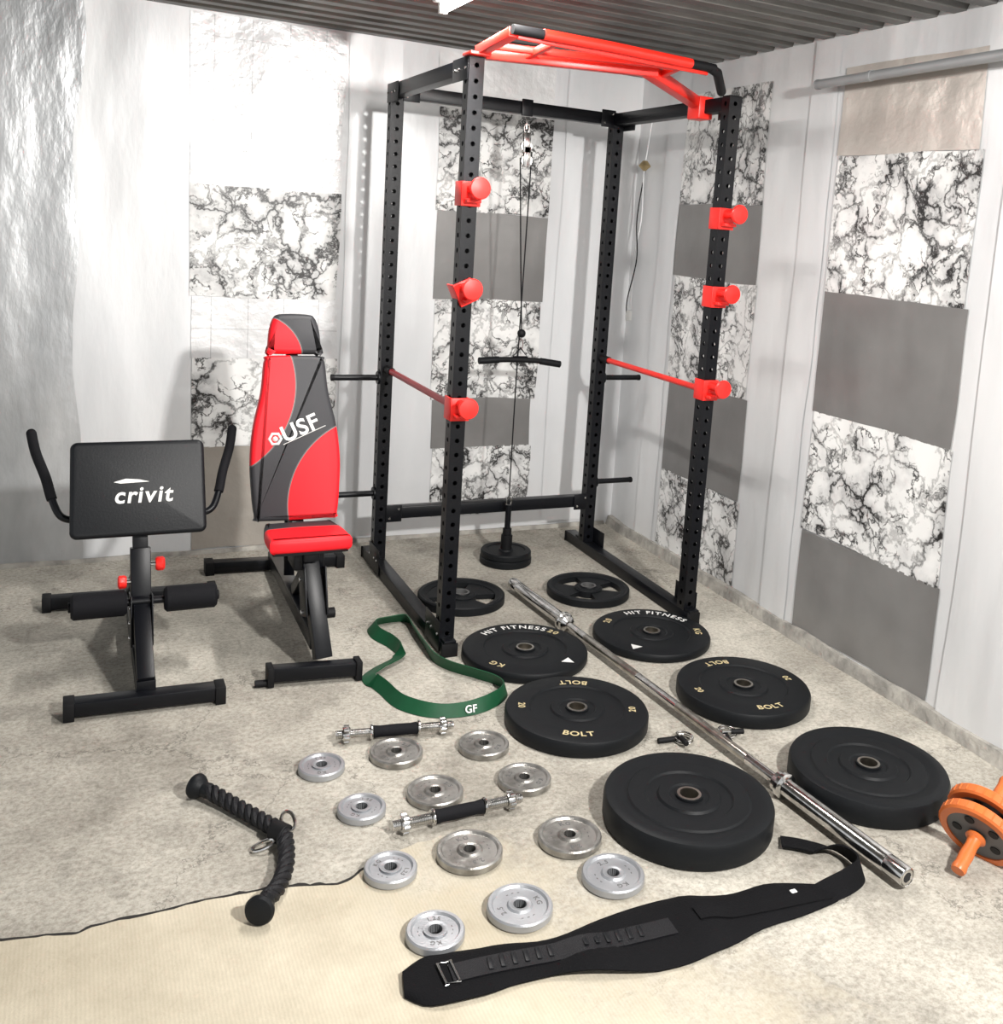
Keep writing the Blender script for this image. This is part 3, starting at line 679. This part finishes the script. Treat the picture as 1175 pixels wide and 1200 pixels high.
for s_ in (-1,1):
    hp=smooth_path([Mp@V((s_*.12,-.09,-.055)),Mp@V((s_*.18,-.09,-.05)),Mp@V((s_*.225,-.075,-.05)),Mp@V((s_*.250,-.02,-.065)),Mp@V((s_*.268,.05,-.09)),Mp@V((s_*.297,.135,-.13)),Mp@V((s_*.310,.20,-.15))],8)
    b.tube(hp,.0115,BLACK,14); b.tube(hp[len(hp)//2:],.0155,FOAM,14); b.ball(hp[-1],.0155,FOAM)
b.done()
# ---------------------------------------------------------------- weight bench
X1=-.475
b=B("weight_bench",(X1,.4,0))
PADM=pad_mat("bench_upholstery",[(.277,.045,.31),(-.335,.47,.335)]); HEADM=pad_mat("headrest_upholstery",[(-.13,-.02,.155)]); SEATM=pad_mat("seat_upholstery",[(0,-.62,.66)])
b.beam((-.615,-.092,.04),(-.345,-.125,.04),.045,.045,BLACK)
for xx,yy in ((-.618,-.092),(-.342,-.126)): b.box((xx,yy,.035),(.02,.055,.065),BLACKM)
b.cyl((-.665,-.095,.012),(-.61,-.10,.012),.012,BLACKM)
b.beam((-.68,1.02,.03),(-.15,.98,.03),.05,.045,BLACK)
for xx,yy in ((-.68,1.02),(-.15,.98)): b.box((xx,yy,.028),(.035,.07,.056),BLACKM)
b.cyl((-.30,.93,.035),(-.30,.97,.035),.035,BLACKM)
b.beam((-.445,-.07,.06),(-.475,.08,.40),.055,.055,BLACK,up=V((1,0,0)))
b.beam((-.45,-.02,.10),(-.42,1.0,.055),.055,.055,BLACK)
b.beam((-.475,.05,.33),(-.43,.46,.10),.045,.045,BLACK)
b.beam((X1,-.0,.392),(X1,.28,.385),.05,.04,BLACK)
for s_ in (-1,1):
    b.box((-.462+s_*.034,.025,.26),(.006,.10,.16),BLACK,Matrix.Rotation(-.35,3,'X'))
    b.cyl((-.462+s_*.03,.0,.20),(-.462+s_*.046,.0,.20),.007,CHROME,10); b.cyl((-.462+s_*.03,.04,.30),(-.462+s_*.046,.04,.30),.007,CHROME,10)
b.box((X1,.10,.36),(.10,.12,.06),BLACK,bev=.006)
b.cyl((-.43,.02,.18),(-.39,.02,.18),.018,BLACKM)
Ms=Matrix.Translation((X1-.005,.095,.43))@Matrix.Rotation(-.05,4,'X')
so=smooth_path([(-.132,-.09,0),(-.12,-.112,0),(0,-.118,0),(.12,-.112,0),(.132,-.09,0),(.13,.02,0),(.115,.11,0),(.09,.122,0),(-.09,.122,0),(-.115,.11,0),(-.13,.02,0)],5,closed=True)
b.slab([(p.x,p.y) for p in so],.05,SEATM,Ms,.016,4)
b.slab([(p.x*.92,p.y*.92) for p in so],.01,BLACKM,Ms@Matrix.Translation((0,0,-.028)),.001,1)
lean=.19; Mb=Matrix.Translation((X1-.01,.235,.452))@Matrix(((1,0,0,0),(0,math.sin(lean),-math.cos(lean),0),(0,math.cos(lean),math.sin(lean),0),(0,0,0,1)))
bo_=smooth_path([(-.12,0,0),(.12,0,0),(.14,.02,0),(.150,.12,0),(.152,.22,0),(.140,.33,0),(.115,.44,0),(.105,.53,0),(.10,.555,0),(.085,.57,0),(-.085,.57,0),(-.10,.555,0),(-.105,.53,0),(-.115,.44,0),(-.140,.33,0),(-.152,.22,0),(-.150,.12,0),(-.14,.02,0)],5,closed=True)
b.slab([(p.x,p.y) for p in bo_],.055,PADM,Mb,.015,4)
b.slab([(p.x*.9,p.y*.95+.015) for p in bo_],.012,BLACKM,Mb@Matrix.Translation((0,0,-.03)),.001,1)
ho=smooth_path([(-.085,.0,0),(.085,.0,0),(.09,.015,0),(.085,.08,0),(.07,.125,0),(.045,.138,0),(-.045,.138,0),(-.07,.125,0),(-.085,.08,0),(-.09,.015,0)],5,closed=True)
b.slab([(p.x,p.y) for p in ho],.055,HEADM,Mb@Matrix.Translation((0,.578,0)),.018,4)
b.text("USF",.078,Mb@Matrix.Translation((.022,.295,.0278))@Matrix.Rotation(.40,4,'Z'),WHITE)
b.tube([Mb@V((-.072+.020*math.cos(a),.282+.020*math.sin(a),.028)) for a in [i*math.pi/3 for i in range(6)]],.005,WHITE,6,closed=True)
b.ball(Mb@V((-.072,.282,.028)),.009,WHITE)
b.beam(Mb@V((-.045,.262,.028)),Mb@V((.10,.325,.028)),.005,.0015,WHITE,0)
for s_ in (-1,1): b.beam(Mb@V((s_*.05,.03,-.05)),Mb@V((s_*.05,.45,-.05)),.03,.03,BLACK)
b.beam(Mb@V((0,.30,-.06)),(-.43,.62,.12),.04,.04,BLACK); b.beam(Mb@V((-.06,.02,-.05)),Mb@V((.06,.02,-.05)),.04,.04,BLACK)
b.beam((X1,.24,.38),Mb@V((0,.05,-.05)),.045,.04,BLACK)
b.beam(Mb@V((0,.5,-.045)),Mb@V((0,.66,-.045)),.04,.02,BLACK)
b.done()
# ---------------------------------------------------------------- wall pipe, hanging cord, lamps
b=B("wall_pipe",(1.29,-.9,2.1))
pp_=[V((1.275,-.17,2.110)),V((1.275,-.8,2.115)),V((1.275,-2.4,2.125))]
b.tube(pp_,.017,PIPE,20); b.lathe([(.012,0),(.0185,0),(.0185,.015)],Matrix.Translation(pp_[0]+V((0,.004,0)))@Matrix.Rotation(math.pi/2,4,'X'),PIPE,20)
for y in (-.45,-1.5,-2.3):
    b.box((1.32,y,2.113),(.08,.02,.005),PIPE); b.box((1.350,y,2.113),(.006,.03,.05),PIPE); b.lathe([(.0172,-.008),(.019,-.008),(.019,.008),(.0172,.008)],Matrix.Translation((1.275,y,2.113))@Matrix.Rotation(math.pi/2,4,'X'),PIPE,20,closed=True)
b.done()
b=B("hanging_cord",(1.33,1.15,1.5)); cx=1.325; cy=1.14
b.tube(smooth_path([(cx+.02,cy+.01,2.10),(cx,cy,1.95),(cx-.012,cy,1.8),(cx-.006,cy,1.6),(cx-.03,cy,1.4),(cx-.028,cy,1.15)],8),.004,SHEET,8)
b.tube(smooth_path([(cx-.005,cy,1.84),(cx-.03,cy,1.6),(cx-.02,cy-.01,1.4),(cx-.05,cy,1.2),(cx-.045,cy,1.12)],8),.003,BLACKM,8)
b.lathe([(0,.02),(.012,.018),(.03,-.005),(.028,-.01),(.006,-.03),(0,-.032)],Matrix.Translation((cx-.01,cy,1.86)),BRASS,20)
b.box((cx-.035,cy,1.12),(.03,.015,.05),LAMPB); b.box((cx+.025,cy+.01,2.11),(.03,.03,.02),LAMPB)
b.done()
def glow(par,loc,power,sx,sy,dirv=None):
    l=bpy.data.lights.new("glow","AREA"); l.shape='RECTANGLE'; l.size=sx; l.size_y=sy; l.energy=power; l.color=(1,.975,.94)
    o=bpy.data.objects.new("glow",l); sc.collection.objects.link(o); o.parent=par; o.location=V(loc)-par.location
    if dirv: o.rotation_euler=V(dirv).to_track_quat('-Z','Y').to_euler()
x,y0,y1=-.03,.26,-.95
b=B("fluorescent_lamp",(x,(y0+y1)/2,HC-.03))
b.box((x,(y0+y1)/2,HC-.018),(.07,abs(y1-y0)+.04,.032),LAMPB,bev=.006)
for y in (y0,y1): b.box((x,y,HC-.045),(.03,.02,.05),LAMPB)
b.cyl((x,y0,HC-.055),(x,y1,HC-.055),.014,TUBE)
glow(b.done(),(x,(y0+y1)/2,HC-.085),42,.06,1.1)
# flood lamp hanging behind the photographer
dv=V((-.1,.85,-.45)).normalized(); lc=V((.3,-3.3,2.16)); Rl=frame(dv)
b=B("flood_lamp",lc)
b.box(lc-dv*.02,(.2,.2,.03),BLACKM,Rl,bev=.006); b.box(lc-dv*.003,(.17,.17,.004),TUBE,Rl,bev=.001)
b.beam(lc-dv*.02,(lc.x,lc.y-.03,HC+.002),.03,.012,BLACKM)
glow(b.done(),lc+dv*.012,135,.14,.14,dirv=dv)
# ---------------------------------------------------------------- world, camera
wd=bpy.data.worlds.new("world"); sc.world=wd; wd.use_nodes=True; bg=wd.node_tree.nodes["Background"]; bg.inputs[0].default_value=(.96,.98,1,1); bg.inputs[1].default_value=.85
cam=bpy.data.cameras.new("camera"); co=bpy.data.objects.new("camera",cam); sc.collection.objects.link(co)
yw,pt,rl=.4762,-.1567,.0726
f=V((math.sin(yw)*math.cos(pt),math.cos(yw)*math.cos(pt),math.sin(pt))); rt=V((math.cos(yw),-math.sin(yw),0)); u=rt.cross(f)
rt2=math.cos(rl)*rt+math.sin(rl)*u; u2=-math.sin(rl)*rt+math.cos(rl)*u
Mx=Matrix((rt2,u2,-f)).transposed().to_4x4(); Mx.translation=V((-1.1638,-3.2304,1.5103)); co.matrix_world=Mx
cam.sensor_fit='VERTICAL'; cam.sensor_height=36; cam.sensor_width=36; cam.lens=1176.38*36/1200; cam.shift_x=(587.5-688.05)/1200; cam.shift_y=(459.6-600)/1200
cam.clip_start=.05
sc.camera=co
sc.view_settings.view_transform='Standard'
